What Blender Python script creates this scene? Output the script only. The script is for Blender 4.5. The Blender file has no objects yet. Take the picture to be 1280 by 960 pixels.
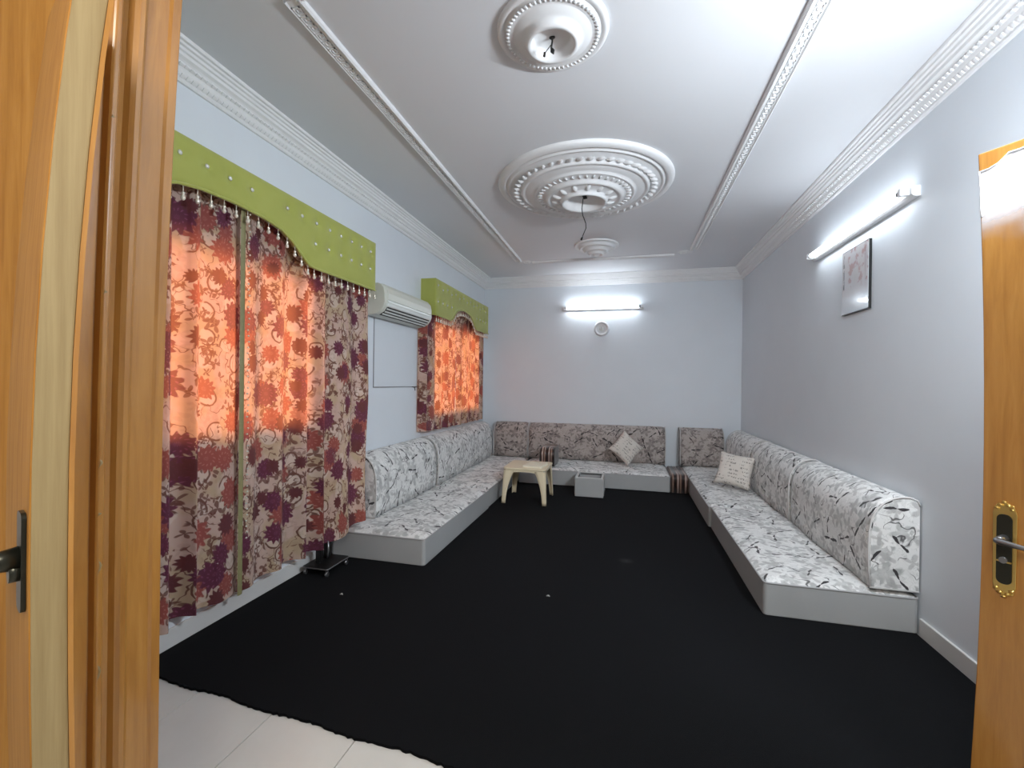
import bpy, math, random
from mathutils import Vector, Matrix
from math import sin, cos, pi, radians, sqrt, exp

sc = bpy.context.scene
COL = sc.collection
W, D, H = 3.781, 6.910, 3.0      # room: X 0..W, Y Y0..D, Z 0..H
Y0 = 0.88                        # inner face of the doorway wall

# ------------------------------------------------------------------ camera
cam_d = bpy.data.cameras.new('camera')
cam = bpy.data.objects.new('camera', cam_d); COL.objects.link(cam)
cam_d.sensor_width = 36.0; cam_d.lens = 36.0 * 563.84 / 1280.0
cam_d.clip_start = 0.02; cam_d.clip_end = 200
yaw, pitch, roll = 0.2457, -0.0022, 0.0129
Fv = Vector((-sin(yaw)*cos(pitch), cos(yaw)*cos(pitch), sin(pitch)))
Rv = Vector((cos(yaw), sin(yaw), 0)); Uv = Rv.cross(Fv)
R2 = Rv*cos(roll) + Uv*sin(roll); U2 = -Rv*sin(roll) + Uv*cos(roll)
M = Matrix((R2, U2, -Fv)).transposed().to_4x4(); M.translation = Vector((2.2001, 0, 1.3551))
cam.matrix_world = M
sc.camera = cam

# ------------------------------------------------------------------ world, lights, exposure
sc.view_settings.view_transform = 'Standard'; sc.view_settings.look = 'None'
sc.view_settings.gamma = 1.0; sc.view_settings.use_curve_mapping = False
sc.view_settings.exposure = 0.86
try:
    sc.cycles.use_denoising = True
    sc.cycles.max_bounces = 8; sc.cycles.diffuse_bounces = 5; sc.cycles.sample_clamp_indirect = 4.0
except Exception: pass
world = bpy.data.worlds.new('world'); sc.world = world; world.use_nodes = True
wn = world.node_tree; wn.nodes.clear()
sky = wn.nodes.new('ShaderNodeTexSky'); sky.sky_type = 'NISHITA'; sky.sun_disc = False
sky.sun_elevation = radians(28); sky.sun_rotation = radians(-90)
bg = wn.nodes.new('ShaderNodeBackground'); bg.inputs['Strength'].default_value = 0.30
wo = wn.nodes.new('ShaderNodeOutputWorld')
wn.links.new(sky.outputs[0], bg.inputs[0]); wn.links.new(bg.outputs[0], wo.inputs[0])

def area_light(name, loc, target, sx, sy, power, colour):
    l = bpy.data.lights.new(name, 'AREA'); l.shape = 'RECTANGLE'; l.size = sx; l.size_y = sy
    l.energy = power; l.color = colour
    o = bpy.data.objects.new(name, l); COL.objects.link(o)
    o.location = loc
    o.rotation_euler = (Vector(target) - Vector(loc)).to_track_quat('-Z', 'Y').to_euler()
    return o
TUBE_COL = (0.85, 0.925, 1.0)
# the sun reaches the two windows of the left wall
sun = bpy.data.lights.new('sun', 'SUN'); sun.energy = 5.2; sun.angle = radians(24.0); sun.color = (1.0, 0.80, 0.60)
so = bpy.data.objects.new('sun', sun); COL.objects.link(so)
so.rotation_euler = Vector((1.0, 0.18, -0.42)).to_track_quat('-Z', 'Y').to_euler()
# added unseen fill light near the doorway and the lamp of the corridor behind the camera
area_light('doorway_fill_light', (W-.16, 1.45, 2.30), (1.2, 4.3, .9), 1.0, 0.10, 60, TUBE_COL)
area_light('corridor_lamp_light', (2.0, -0.75, 2.5), (1.8, 0.4, 1.2), 0.9, 0.9, 26, (1.0, 0.94, 0.84))

# ------------------------------------------------------------------ mesh helpers
class MB:
    def __init__(s): s.v = []; s.f = []; s.uv = []; s.sm = []; s.mi = []
    def face(s, idx, uvs=None, smooth=False, mi=0):
        s.f.append(tuple(idx)); s.uv.append(uvs or [(0, 0)]*len(idx)); s.sm.append(smooth); s.mi.append(mi)
    def box(s, a, b, mi=0):
        x0, y0, z0 = a; x1, y1, z1 = b; n = len(s.v)
        s.v += [(x0,y0,z0),(x1,y0,z0),(x1,y1,z0),(x0,y1,z0),(x0,y0,z1),(x1,y0,z1),(x1,y1,z1),(x0,y1,z1)]
        for q, ax in (((0,3,2,1),2),((4,5,6,7),2),((0,1,5,4),1),((2,3,7,6),1),((1,2,6,5),0),((3,0,4,7),0)):
            uv = []
            for k in q:
                p = s.v[n+k]
                uv.append((p[0],p[1]) if ax == 2 else (p[0],p[2]) if ax == 1 else (p[1],p[2]))
            s.face([n+k for k in q], uv, False, mi)
        return s
    def obox(s, c, h, m, mi=0):      # centre, half sizes, 3x3 matrix
        n = len(s.v); s.box((-h[0],-h[1],-h[2]), (h[0],h[1],h[2]), mi)
        for k in range(n, len(s.v)): s.v[k] = tuple(m @ Vector(s.v[k]) + Vector(c))
        return s
    def grid(s, fn, nu, nv, uvfn=None, smooth=True, closeu=False, mi=0, flip=False):
        n = len(s.v)
        cu = nu if closeu else nu+1
        for j in range(nv+1):
            for i in range(cu): s.v.append(tuple(fn(i/nu, j/nv)))
        for j in range(nv):
            for i in range(nu):
                a = n+j*cu+i; b = n+j*cu+(i+1) % cu if closeu else a+1
                c = b+cu; d = a+cu
                uv = None
                if uvfn: uv = [uvfn(i/nu,j/nv), uvfn((i+1)/nu,j/nv), uvfn((i+1)/nu,(j+1)/nv), uvfn(i/nu,(j+1)/nv)]
                if flip:
                    s.face((a,d,c,b), [uv[0],uv[3],uv[2],uv[1]] if uv else None, smooth, mi)
                else: s.face((a,b,c,d), uv, smooth, mi)
        return s
    def lathe(s, prof, seg=48, c=(0,0,0), ax='z', smooth=True):
        def fn(u, v):
            r, h = prof[round(v*(len(prof)-1))]; a = u*2*pi
            if ax == 'z': return (c[0]+r*cos(a), c[1]+r*sin(a), c[2]+h)
            if ax == 'y': return (c[0]+r*cos(a), c[1]+h, c[2]+r*sin(a))
            return (c[0]+h, c[1]+r*cos(a), c[2]+r*sin(a))
        return s.grid(fn, seg, len(prof)-1, None, smooth, True)
    def tube(s, pts, r, seg=8, cap=True):
        pts = [Vector(p) for p in pts]; rr = r if isinstance(r, (list,tuple)) else [r]*len(pts)
        n = len(s.v); up = None
        for i, p in enumerate(pts):
            t = (pts[min(i+1,len(pts)-1)] - pts[max(i-1,0)]).normalized()
            if up is None: up = t.orthogonal().normalized()
            up = (up - t*up.dot(t)).normalized(); w = t.cross(up)
            for k in range(seg):
                a = 2*pi*k/seg; s.v.append(tuple(p + (up*cos(a) + w*sin(a))*rr[i]))
        for i in range(len(pts)-1):
            for k in range(seg):
                a = n+i*seg+k; b = n+i*seg+(k+1) % seg
                s.face((a,b,b+seg,a+seg), None, True)
        if cap:
            s.face([n+k for k in range(seg)][::-1]); s.face([n+(len(pts)-1)*seg+k for k in range(seg)])
        return s
    def prism(s, poly, fn, l0, l1, smooth=False, caps=True, mi=0, capmi=None):
        """poly = closed 2D outline, fn(p, l) -> 3D, swept from l0 to l1; uv = (length, perimeter)"""
        n = len(s.v); m = len(poly)
        for l in (l0, l1):
            for p in poly: s.v.append(tuple(fn(p, l)))
        per = [0.0]
        for i in range(m):
            a, b = poly[i], poly[(i+1) % m]; per.append(per[-1] + math.hypot(a[0]-b[0], a[1]-b[1]))
        for i in range(m):
            j = (i+1) % m
            sm = smooth if isinstance(smooth, bool) else smooth(i)
            s.face((n+i, n+j, n+m+j, n+m+i), [(l0,per[i]),(l0,per[i+1]),(l1,per[i+1]),(l1,per[i])], sm, mi)
        if caps:
            cm = mi if capmi is None else capmi
            s.face([n+i for i in range(m)][::-1], [(p[0], p[1]) for p in poly][::-1], False, cm)
            s.face([n+m+i for i in range(m)], [(p[0], p[1]) for p in poly], False, cm)
        return s
    def sweep(s, poly, fn, l0, l1, n=12):
        for k in range(n):
            s.prism(poly, fn, l0+(l1-l0)*k/n, l0+(l1-l0)*(k+1)/n, caps=False)
        q = len(s.v)
        for l in (l0, l1):
            for p in poly: s.v.append(tuple(fn(p, l)))
        m = len(poly); s.face([q+i for i in range(m)][::-1]); s.face([q+m+i for i in range(m)])
        return s
    def mesh(s, name, mats):
        me = bpy.data.meshes.new(name); me.from_pydata(s.v, [], s.f)
        ul = me.uv_layers.new(name='UVMap')
        k = 0
        for p, uv in zip(me.polygons, s.uv):
            for q in uv: ul.data[k].uv = q; k += 1
        me.polygons.foreach_set('use_smooth', s.sm); me.polygons.foreach_set('material_index', s.mi)
        for m in (mats if isinstance(mats, (list,tuple)) else [mats]): me.materials.append(m)
        import bmesh
        b = bmesh.new(); b.from_mesh(me); bmesh.ops.remove_doubles(b, verts=b.verts, dist=1e-5); bmesh.ops.recalc_face_normals(b, faces=b.faces); b.to_mesh(me); b.free()
        me.update(); return me
    def build(s, name, mats, parent=None, bevel=0, seg=2, loc=None, rot=None, angle=40):
        o = bpy.data.objects.new(name, s.mesh(name, mats)); COL.objects.link(o)
        if parent: o.parent = parent
        if loc: o.location = loc
        if rot: o.rotation_euler = rot
        if bevel:
            m = o.modifiers.new('bevel', 'BEVEL'); m.width = bevel; m.segments = seg
            m.limit_method = 'ANGLE'; m.angle_limit = radians(angle)
            m.harden_normals = False
        return o
def tag(o, label=None, cat=None, group=None, kind=None):
    if label: o['label'] = label
    if cat: o['category'] = cat
    if group: o['group'] = group
    if kind: o['kind'] = kind
    return o
def thing(name, label, cat, loc=(0,0,0), rz=0, group=None):
    o = bpy.data.objects.new(name, None); COL.objects.link(o); o.empty_display_size = 0.1
    o.location = loc; o.rotation_euler = (0, 0, rz)
    return tag(o, label, cat, group)
def struct(o): o['kind'] = 'structure'; return o
def dup(o, parent=None, loc=None, rot=None, scale=None):
    c = o.copy(); COL.objects.link(c)
    if parent: c.parent = parent
    if loc is not None: c.location = loc
    if rot is not None: c.rotation_euler = rot
    if scale is not None: c.scale = scale
    return c
def smooth(t): t = max(0, min(1, t)); return t*t*(3-2*t)

# ------------------------------------------------------------------ material helpers
class NT:
    def __init__(s, name):
        s.m = bpy.data.materials.new(name); s.m.use_nodes = True; s.t = s.m.node_tree
        s.b = s.t.nodes['Principled BSDF']; s.out = s.t.nodes['Material Output']
    def n(s, k, **kw):
        x = s.t.nodes.new(k)
        for a, b in kw.items(): setattr(x, a, b)
        return x
    def put(s, sock, v):
        if isinstance(v, bpy.types.NodeSocket): s.t.links.new(v, sock)
        elif v is not None:
            if isinstance(v, (tuple, list)) and len(v) == 3 and sock.type == 'RGBA': v = (*v, 1)
            sock.default_value = v
    def math(s, op, a, b=None, c=None, clamp=False):
        x = s.n('ShaderNodeMath', operation=op); x.use_clamp = clamp
        for i, v in enumerate((a, b, c)):
            if v is not None: s.put(x.inputs[i], v)
        return x.outputs[0]
    def vmath(s, op, a, b=None):
        x = s.n('ShaderNodeVectorMath', operation=op); s.put(x.inputs[0], a)
        if b is not None: s.put(x.inputs[3] if op == 'SCALE' else x.inputs[1], b)
        return x.outputs['Value'] if op in ('LENGTH', 'DOT_PRODUCT') else x.outputs[0]
    def mix(s, f, a, b, mode='MIX'):
        x = s.n('ShaderNodeMix', data_type='RGBA', blend_type=mode)
        s.put(x.inputs[0], f); s.put(x.inputs[6], a); s.put(x.inputs[7], b); return x.outputs[2]
    def uv(s): return s.n('ShaderNodeTexCoord').outputs['UV']
    def obj(s): return s.n('ShaderNodeTexCoord').outputs['Object']
    def noise(s, vec, scale, detail=3, rough=.5, dist=0.0, col=False):
        x = s.n('ShaderNodeTexNoise'); s.put(x.inputs['Vector'], vec); x.inputs['Scale'].default_value = scale
        x.inputs['Detail'].default_value = detail; x.inputs['Roughness'].default_value = rough
        x.inputs['Distortion'].default_value = dist
        return x.outputs['Color'] if col else x.outputs[0]
    def ramp(s, f, stops):
        x = s.n('ShaderNodeValToRGB'); s.put(x.inputs[0], f); e = x.color_ramp.elements
        while len(e) < len(stops): e.new(0.5)
        for q, (p, c) in zip(e, stops): q.position = p; q.color = (*c, 1) if len(c) == 3 else c
        return x.outputs[0]
    def step(s, a, lo, hi):
        x = s.n('ShaderNodeMapRange', interpolation_type='SMOOTHSTEP'); s.put(x.inputs[0], a)
        x.inputs[1].default_value = lo; x.inputs[2].default_value = hi; return x.outputs[0]
    def bump(s, h, strength=.3, dist=.01):
        x = s.n('ShaderNodeBump'); x.inputs['Strength'].default_value = strength; x.inputs['Distance'].default_value = dist
        s.put(x.inputs['Height'], h); s.t.links.new(x.outputs[0], s.b.inputs['Normal']); return x.outputs[0]
    def set(s, base=None, rough=None, metal=None, **kw):
        if base is not None: s.put(s.b.inputs['Base Color'], base)
        if rough is not None: s.put(s.b.inputs['Roughness'], rough)
        if metal is not None: s.put(s.b.inputs['Metallic'], metal)
        for k, v in kw.items(): s.put(s.b.inputs[k.replace('_', ' ')], v)
        return s
    def flower(s, vec, off, scale, rad, petals, amp, soft=.03, rnd=.85, sharp=None):
        """flower / leaf shaped spots, one per Voronoi cell: mask, radius, cell colour"""
        v = s.vmath('ADD', vec, off)
        vo = s.n('ShaderNodeTexVoronoi', voronoi_dimensions='2D'); s.put(vo.inputs['Vector'], v)
        vo.inputs['Scale'].default_value = scale; vo.inputs['Randomness'].default_value = rnd
        d = s.vmath('SCALE', s.vmath('SUBTRACT', v, vo.outputs['Position']), float(scale))
        sep = s.n('ShaderNodeSeparateXYZ'); s.put(sep.inputs[0], d)
        cs = s.n('ShaderNodeSeparateColor'); s.put(cs.inputs[0], vo.outputs['Color'])
        ang = s.math('ADD', s.math('ARCTAN2', sep.outputs[1], sep.outputs[0]), s.math('MULTIPLY', cs.outputs[0], 6.28))
        r = vo.outputs['Distance']
        if sharp: lob = s.math('POWER', s.math('ABSOLUTE', s.math('COSINE', s.math('MULTIPLY', ang, petals/2))), sharp)
        else: lob = s.math('MULTIPLY_ADD', s.math('COSINE', s.math('MULTIPLY', ang, float(petals))), amp, 1-amp)
        rr = s.math('MULTIPLY', lob, s.math('MULTIPLY_ADD', cs.outputs[1], rad*.5, rad*.65))
        m = s.step(s.math('SUBTRACT', rr, r), -soft, soft)
        return m, r, cs, ang

def simple(name, col, rough=.6, metal=0, nscale=0, namp=.04, bump=0, **kw):
    t = NT(name)
    if nscale:
        f = t.noise(t.obj(), nscale, 4, .55)
        c = t.mix(t.math('MULTIPLY_ADD', f, 1.0, 0.0), tuple(x*(1-namp) for x in col), tuple(min(1, x*(1+namp)) for x in col))
        t.set(c, rough, metal, **kw)
        if bump: t.bump(f, bump, .004)
    else: t.set(col, rough, metal, **kw)
    return t.m

wall_m = simple('wall_paint', (.685,.73,.775), .55, 0, 3.0, .035)
ceil_m = simple('ceiling_paint', (.72,.735,.76), .7, 0, 1.6, .03)
plaster_m = simple('moulded_plaster', (.78,.785,.79), .5, 0, 14.0, .04)
white_m = simple('white_enamel', (.72,.73,.74), .35, 0, 5, .02)
base_m = simple('baseboard_tile', (.60,.60,.59), .3, 0, 6, .05)
ac_m = simple('aged_white_plastic', (.60,.61,.54), .35, 0, 8, .04)
ac_light_m = simple('pale_plastic', (.70,.73,.70), .3, 0, 8, .03)
dark_m = simple('dark_gap', (.015,.013,.012), .6)
cream_m = simple('cream_plastic', (.70,.60,.42), .4, 0, 9, .05)
paper_m = simple('pale_paper', (.76,.70,.55), .6, 0, 20, .04)
brass_m = simple('polished_brass', (.78,.56,.18), .28, 1.0, 30, .15)
bronze_m = simple('dark_bronze', (.045,.045,.035), .30, .8, 30, .2)
black_m = simple('black_metal', (.012,.012,.012), .35, .5)
steel_m = simple('brushed_steel', (.30,.30,.31), .35, .9, 30, .1)
wire_m = simple('black_wire', (.01,.01,.01), .5)
crystal_m = simple('crystal_button', (.92,.93,.90), .08, .55)
bead_m = simple('pearl_bead', (.80,.74,.62), .2, .3)
panel_m = simple('painted_board', (.66,.705,.75), .55, 0, 3, .03)
lint_m = simple('lint', (.45,.45,.43), .9)

def vinyl():
    t = NT('grey_vinyl'); n = t.noise(t.obj(), 60, 3); f = t.noise(t.obj(), 2.5, 3)
    t.set(t.mix(f, (.30,.31,.31), (.38,.385,.385)), .5); t.bump(n, .15, .002); return t.m
vinyl_m = vinyl()

def wood():
    t = NT('amber_varnished_wood'); mp = t.n('ShaderNodeMapping'); t.put(mp.inputs[0], t.obj())
    mp.inputs['Scale'].default_value = (9, 9, .7)
    f = t.noise(mp.outputs[0], 5, 6, .6, .6); g = t.noise(mp.outputs[0], 30, 2)
    c = t.ramp(f, [(.25, (.29,.12,.020)), (.5, (.39,.178,.034)), (.8, (.47,.235,.055))])
    c = t.mix(t.math('MULTIPLY', g, .25), c, (.25,.10,.02))
    t.set(c, .38, 0); t.b.inputs['Coat Weight'].default_value = .6; t.b.inputs['Coat Roughness'].default_value = .12
    t.bump(f, .08, .002); return t.m
wood_m = wood()
wood_matt_m = wood_m.copy(); wood_matt_m.name = 'amber_wood_matt'
for q in wood_matt_m.node_tree.nodes:
    if q.type == 'BSDF_PRINCIPLED': q.inputs['Coat Weight'].default_value = 0; q.inputs['Specular IOR Level'].default_value = .15; q.inputs['Roughness'].default_value = .6
def wood_pale():
    t = NT('pale_raw_wood_edge'); mp = t.n('ShaderNodeMapping'); t.put(mp.inputs[0], t.obj())
    mp.inputs['Scale'].default_value = (14, 14, .6)
    f = t.noise(mp.outputs[0], 5, 5, .6)
    t.set(t.ramp(f, [(.3, (.235,.165,.070)), (.7, (.32,.24,.115))]), .5); return t.m
wood_pale_m = wood_pale()
glare_edge_m = simple('white_glare_edge', (.85,.87,.92), .18, 0, 20, .05)  # white outline of the painted glare on the right door leaf

def green():
    t = NT('lime_green_velvet'); f = t.noise(t.obj(), 5, 3); g = t.noise(t.obj(), 300, 2)
    t.set(t.mix(f, (.31,.335,.055), (.41,.43,.10)), .75); t.b.inputs['Sheen Weight'].default_value = .3
    t.bump(g, .12, .001); return t.m
green_m = green()
trim_m = simple('olive_trim_band', (.22,.20,.09), .6, 0, 40, .2)

def sofa_fabric(name, base, mid, tint, dark):
    t = NT(name); uv = t.uv()
    w = t.noise(uv, 9, 3, .6, 0, True)
    u2 = t.vmath('ADD', uv, t.vmath('SCALE', t.vmath('SUBTRACT', w, (.5,.5,.5)), .045))
    c = base
    m, r, cs, a = t.flower(u2, (3.1,1.7,0), 6.0, .50, 5, .30, .07)
    c = t.mix(t.math('MULTIPLY', m, t.math('MULTIPLY_ADD', r, 1.0, .30)), c, mid)
    m2, r2, _, a2 = t.flower(u2, (9.3,4.4,0), 7.5, .46, 4, .40, .06)
    c = t.mix(t.math('MULTIPLY', m2, .65), c, tint)
    m3, *_ = t.flower(u2, (1.3,8.2,0), 7.0, .38, 5, .38, .04)
    c = t.mix(t.math('MULTIPLY', m3, .8), c, tuple(x*1.12 for x in base))
    v = t.noise(u2, 26, 2, .5)      # fine petal veins
    c = t.mix(t.math('MULTIPLY', t.step(t.math('ABSOLUTE', t.math('SUBTRACT', v, .5)), .022, .0), .38), c, mid)
    n1 = t.noise(u2, 5.5, 2, .45)
    tw = t.math('MULTIPLY', t.step(t.math('ABSOLUTE', t.math('SUBTRACT', n1, .5)), .011, .003), t.step(t.noise(uv, 7, 1), .5, .56))
    c = t.mix(t.math('MULTIPLY', tw, .85), c, dark)
    m4, *_ = t.flower(u2, (5.5,2.9,0), 5.2, .40, 2, 0, .02, .9, sharp=30)
    c = t.mix(m4, c, dark)
    t.set(c, .85); t.bump(t.noise(uv, 300, 2), .2, .001); t.b.inputs['Sheen Weight'].default_value = .15
    return t.m
sofa_m = sofa_fabric('white_grey_blossom_fabric', (.66,.66,.65), (.25,.265,.26), (.36,.355,.355), (.028,.026,.028))
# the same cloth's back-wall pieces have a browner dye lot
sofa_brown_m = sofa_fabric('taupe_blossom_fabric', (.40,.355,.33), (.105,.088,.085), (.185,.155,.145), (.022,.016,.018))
pipe_m = simple('grey_piping', (.33,.33,.33), .5)
pipe_light_m = simple('pale_piping', (.55,.54,.53), .5)

def curtain_fabric():
    t = NT('dahlia_curtain_fabric'); uv = t.uv()
    w = t.noise(uv, 7, 3, .6, 0, True)
    u2 = t.vmath('ADD', uv, t.vmath('SCALE', t.vmath('SUBTRACT', w, (.5,.5,.5)), .05))
    c = t.mix(t.step(t.noise(uv, 6, 2), .42, .6), (.60,.455,.385), (.53,.42,.28))
    # pale rings and scrolls
    m, r, cs, a = t.flower(u2, (2.2,7.7,0), 6.5, .40, 2, .15, .03)
    c = t.mix(t.math('MULTIPLY', m, .6), c, (.70,.61,.53))
    ring = t.math('MULTIPLY', t.step(t.math('ABSOLUTE', t.math('SUBTRACT', r, .30)), .045, .02), t.step(t.math('SINE', a), -.5, -.2))
    c = t.mix(t.math('MULTIPLY', ring, .9), c, (.085,.03,.022))
    # leaves
    for off, scl, rad, p in (((4.1,1.2,0), 10, .44, 3), ((7.9,3.3,0), 13, .38, 4)):
        m, *_ = t.flower(u2, off, scl, rad, p, .45, .04)
        c = t.mix(t.math('MULTIPLY', m, t.math('MULTIPLY_ADD', t.step(cs.outputs[2], .35, .4), .75, .1)), c, (.12,.05,.04))
    v = t.noise(u2, 10, 2, .5)
    vine = t.math('MULTIPLY', t.step(t.math('ABSOLUTE', t.math('SUBTRACT', v, .5)), .016, .006), t.step(t.noise(uv, 6.5, 1), .45, .52))
    c = t.mix(t.math('MULTIPLY', vine, .85), c, (.10,.035,.03))
    # dahlias: red-brown, then dark purple, with lighter petal edges
    for off, scl, rad, col, col2, thr in (((1.7,5.9,0), 4.6, .40, (.30,.075,.065), (.50,.22,.17), .50),
                                          ((6.6,2.1,0), 4.9, .40, (.10,.02,.055), (.27,.08,.15), .45),
                                          ((9.1,9.4,0), 5.6, .34, (.10,.026,.034), (.14,.035,.05), .55)):
        m, r, cs2, a = t.flower(u2, off, scl, rad, 12, .13, .02)
        m = t.math('MULTIPLY', m, t.step(cs2.outputs[2], thr, thr+.01))
        pet = t.math('MULTIPLY', t.step(t.math('SINE', t.math('MULTIPLY_ADD', a, 12.0, t.math('MULTIPLY', r, 30.0))), .2, .9),
                     t.step(t.math('SINE', t.math('MULTIPLY', r, 46.0)), 0, .8))
        c = t.mix(m, c, t.mix(t.math('MULTIPLY', pet, .8), col, col2))
    t.set(c, .8); t.b.inputs['Sheen Weight'].default_value = .15
    nb = t.bump(t.noise(uv, 240, 2), .15, .001)
    tr = t.n('ShaderNodeBsdfTranslucent')
    t.put(tr.inputs['Color'], t.mix(1.0, t.mix(.45, c, (.8,.55,.4)), (1.0,.40,.17), 'MULTIPLY'))
    ms = t.n('ShaderNodeMixShader'); ms.inputs[0].default_value = .34
    t.t.links.new(t.b.outputs[0], ms.inputs[1]); t.t.links.new(tr.outputs[0], ms.inputs[2])
    t.t.links.new(ms.outputs[0], t.out.inputs[0]); return t.m
curtain_m = curtain_fabric()

def carpet():
    t = NT('black_pile_carpet'); o = t.obj()
    f = t.noise(o, 1.4, 4); g = t.noise(o, 420, 2)
    c = t.mix(f, (.0016,.0018,.0024), (.0034,.0038,.0048))
    c = t.mix(t.math('MULTIPLY', g, .35), c, (.007,.008,.010))
    d = t.vmath('LENGTH', t.vmath('MULTIPLY', t.vmath('SUBTRACT', o, (2.227,3.546,.012)), (1,1.1,0)))   # worn pale smudge
    sm = t.math('MULTIPLY', t.step(d, .075, .0), t.noise(o, 40, 3))
    c = t.mix(t.math('MULTIPLY', sm, .7), c, (.07,.07,.07))
    t.set(c, .95); t.b.inputs['Specular IOR Level'].default_value = .15
    t.bump(g, .6, .004); return t.m
carpet_m = carpet()
def tile():
    t = NT('cream_floor_tile'); o = t.obj(); f = t.noise(o, 2.2, 5, .6, .8); g = t.noise(o, 18, 3)
    c = t.mix(f, (.55,.535,.50), (.66,.645,.61)); c = t.mix(t.math('MULTIPLY', g, .15), c, (.5,.46,.40))
    t.set(c, .22); return t.m
tile_m = tile()
grout_m = simple('grout', (.30,.27,.24), .8, 0, 10, .1)

def stripes():
    t = NT('brown_striped_satin'); sep = t.n('ShaderNodeSeparateXYZ'); t.put(sep.inputs[0], t.uv())
    x = sep.outputs[0]
    c = t.ramp(t.math('FRACT', t.math('MULTIPLY', x, 11.0)), [(0,(.012,.006,.005)),(.22,(.012,.006,.005)),(.30,(.20,.10,.07)),
              (.42,(.45,.38,.34)),(.5,(.16,.08,.06)),(.62,(.03,.012,.01)),(.74,(.30,.20,.15)),(.86,(.05,.02,.015)),(1,(.012,.006,.005))])
    t.set(c, .35); t.b.inputs['Sheen Weight'].default_value = .2; return t.m
stripe_m = stripes()

def script_cloth():
    t = NT('script_print_cushion_cloth'); uv = t.uv(); sep = t.n('ShaderNodeSeparateXYZ'); t.put(sep.inputs[0], uv)
    row = t.math('FRACT', t.math('MULTIPLY', sep.outputs[1], 26.0))
    rowid = t.math('FLOOR', t.math('MULTIPLY', sep.outputs[1], 26.0))
    cmb = t.n('ShaderNodeCombineXYZ'); t.put(cmb.inputs[0], t.math('MULTIPLY', sep.outputs[0], 95.0)); t.put(cmb.inputs[1], t.math('MULTIPLY', rowid, 3.7))
    t.put(cmb.inputs[2], t.math('MULTIPLY', row, 1.6))
    n = t.noise(cmb.outputs[0], 1.0, 2)
    m = t.math('MULTIPLY', t.step(n, .50, .56), t.step(t.math('ABSOLUTE', t.math('SUBTRACT', row, .5)), .32, .2))
    m = t.math('MULTIPLY', m, t.step(t.noise(uv, 11, 1), .42, .5))
    c = t.mix(t.noise(uv, 9, 2), (.66,.63,.58), (.58,.52,.47))
    t.set(t.mix(t.math('MULTIPLY', m, .75), c, (.13,.12,.11)), .85); t.bump(t.noise(uv, 14, 2), .3, .01); return t.m
script_m = script_cloth()

def emit(name, col, strength):
    t = NT(name); t.set((.9,.9,.9), .3); t.b.inputs['Emission Color'].default_value = (*col, 1)
    t.b.inputs['Emission Strength'].default_value = strength; return t.m
tube_m = emit('lit_tube_glass', TUBE_COL, 10.0); tube_back_m = emit('lit_tube_glass_clear', TUBE_COL, 17.0)

def glass():
    t = NT('window_glass'); tr = t.n('ShaderNodeBsdfTransparent'); tr.inputs[0].default_value = (.93,.95,.93,1)
    gl = t.n('ShaderNodeBsdfGlossy'); gl.inputs['Roughness'].default_value = .03
    ms = t.n('ShaderNodeMixShader'); ms.inputs[0].default_value = .06
    t.t.links.new(tr.outputs[0], ms.inputs[1]); t.t.links.new(gl.outputs[0], ms.inputs[2]); t.t.links.new(ms.outputs[0], t.out.inputs[0])
    return t.m
glass_m = glass()
alu_m = simple('window_aluminium', (.45,.45,.45), .4, .7)

# ------------------------------------------------------------------ room shell
def wall_x(name, xa, xb, y0, y1, z0, z1, holes, mat):
    """wall slab between x = xa and xb with rectangular holes (ya, yb, za, zb)"""
    mb = MB(); ys = [y0]
    for h in sorted(holes):
        mb.box((xa, ys[-1], z0), (xb, h[0], z1))
        mb.box((xa, h[0], z0), (xb, h[1], h[2])); mb.box((xa, h[0], h[3]), (xb, h[1], z1)); ys.append(h[1])
    mb.box((xa, ys[-1], z0), (xb, y1, z1))
    return struct(mb.build(name, mat))
WIN = [(1.60, 2.76, 1.07, 2.16), (4.74, 6.44, 1.00, 2.16)]
wall_x('wall_left', -.22, 0, Y0, D+.2, 0, H, WIN, wall_m)
struct(MB().box((W, -1.5, 0), (W+.2, D+.2, H)).build('wall_right', wall_m))
struct(MB().box((0, D, 0), (W, D+.2, H)).build('wall_back', wall_m))
FX = 1.05   # doorway opening from FX to the right wall
mb = MB(); mb.box((-.22, .70, 0), (FX, Y0, H)); mb.box((FX, .70, 2.34), (W, Y0, H))
struct(mb.build('wall_front', wall_m))
struct(MB().box((-.22, -1.5, H), (W+.2, D+.2, H+.15)).build('ceiling', ceil_m))
mb = MB(); mb.box((-.22, -1.5, 0), (-.02, .70, H)); mb.box((-.22, -1.7, 0), (W+.2, -1.5, H))
struct(mb.build('wall_corridor', wall_m))
floor = struct(MB().box((-.22, -1.7, -.12), (W+.2, D+.2, -.010)).build('floor', grout_m))
# floor tiles (40 cm), each a part of the floor
T = .4; g = .0022; tx0 = .03
tile_me = MB().box((g, g, -.010), (T-g, T-g, 0)).mesh('tile', tile_m)
ty1 = 1.62
for i in range(-1, 10):
    for j in range(0, 8):
        x0 = tx0 + i*T; y1 = ty1 - j*T
        if x0 + T < -.02 or x0 > W: continue
        xa, xb = max(x0, 0.0), min(x0+T, W)
        if y1-T < -1.5: continue
        if xb - xa > T-.001: o = bpy.data.objects.new('tile', tile_me)
        else: o = bpy.data.objects.new('tile', MB().box((xa-x0+g, g, -.010), (xb-x0-g, T-g, 0)).mesh('tile', tile_m))
        COL.objects.link(o); o.location = (x0, y1-T, 0); o.parent = floor
# screed under the carpet so that the carpet lies on the tiles' level
MB().box((0, ty1+.002, -.010), (W, D, 0)).build('carpet_bed', tile_m, floor)

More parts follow.
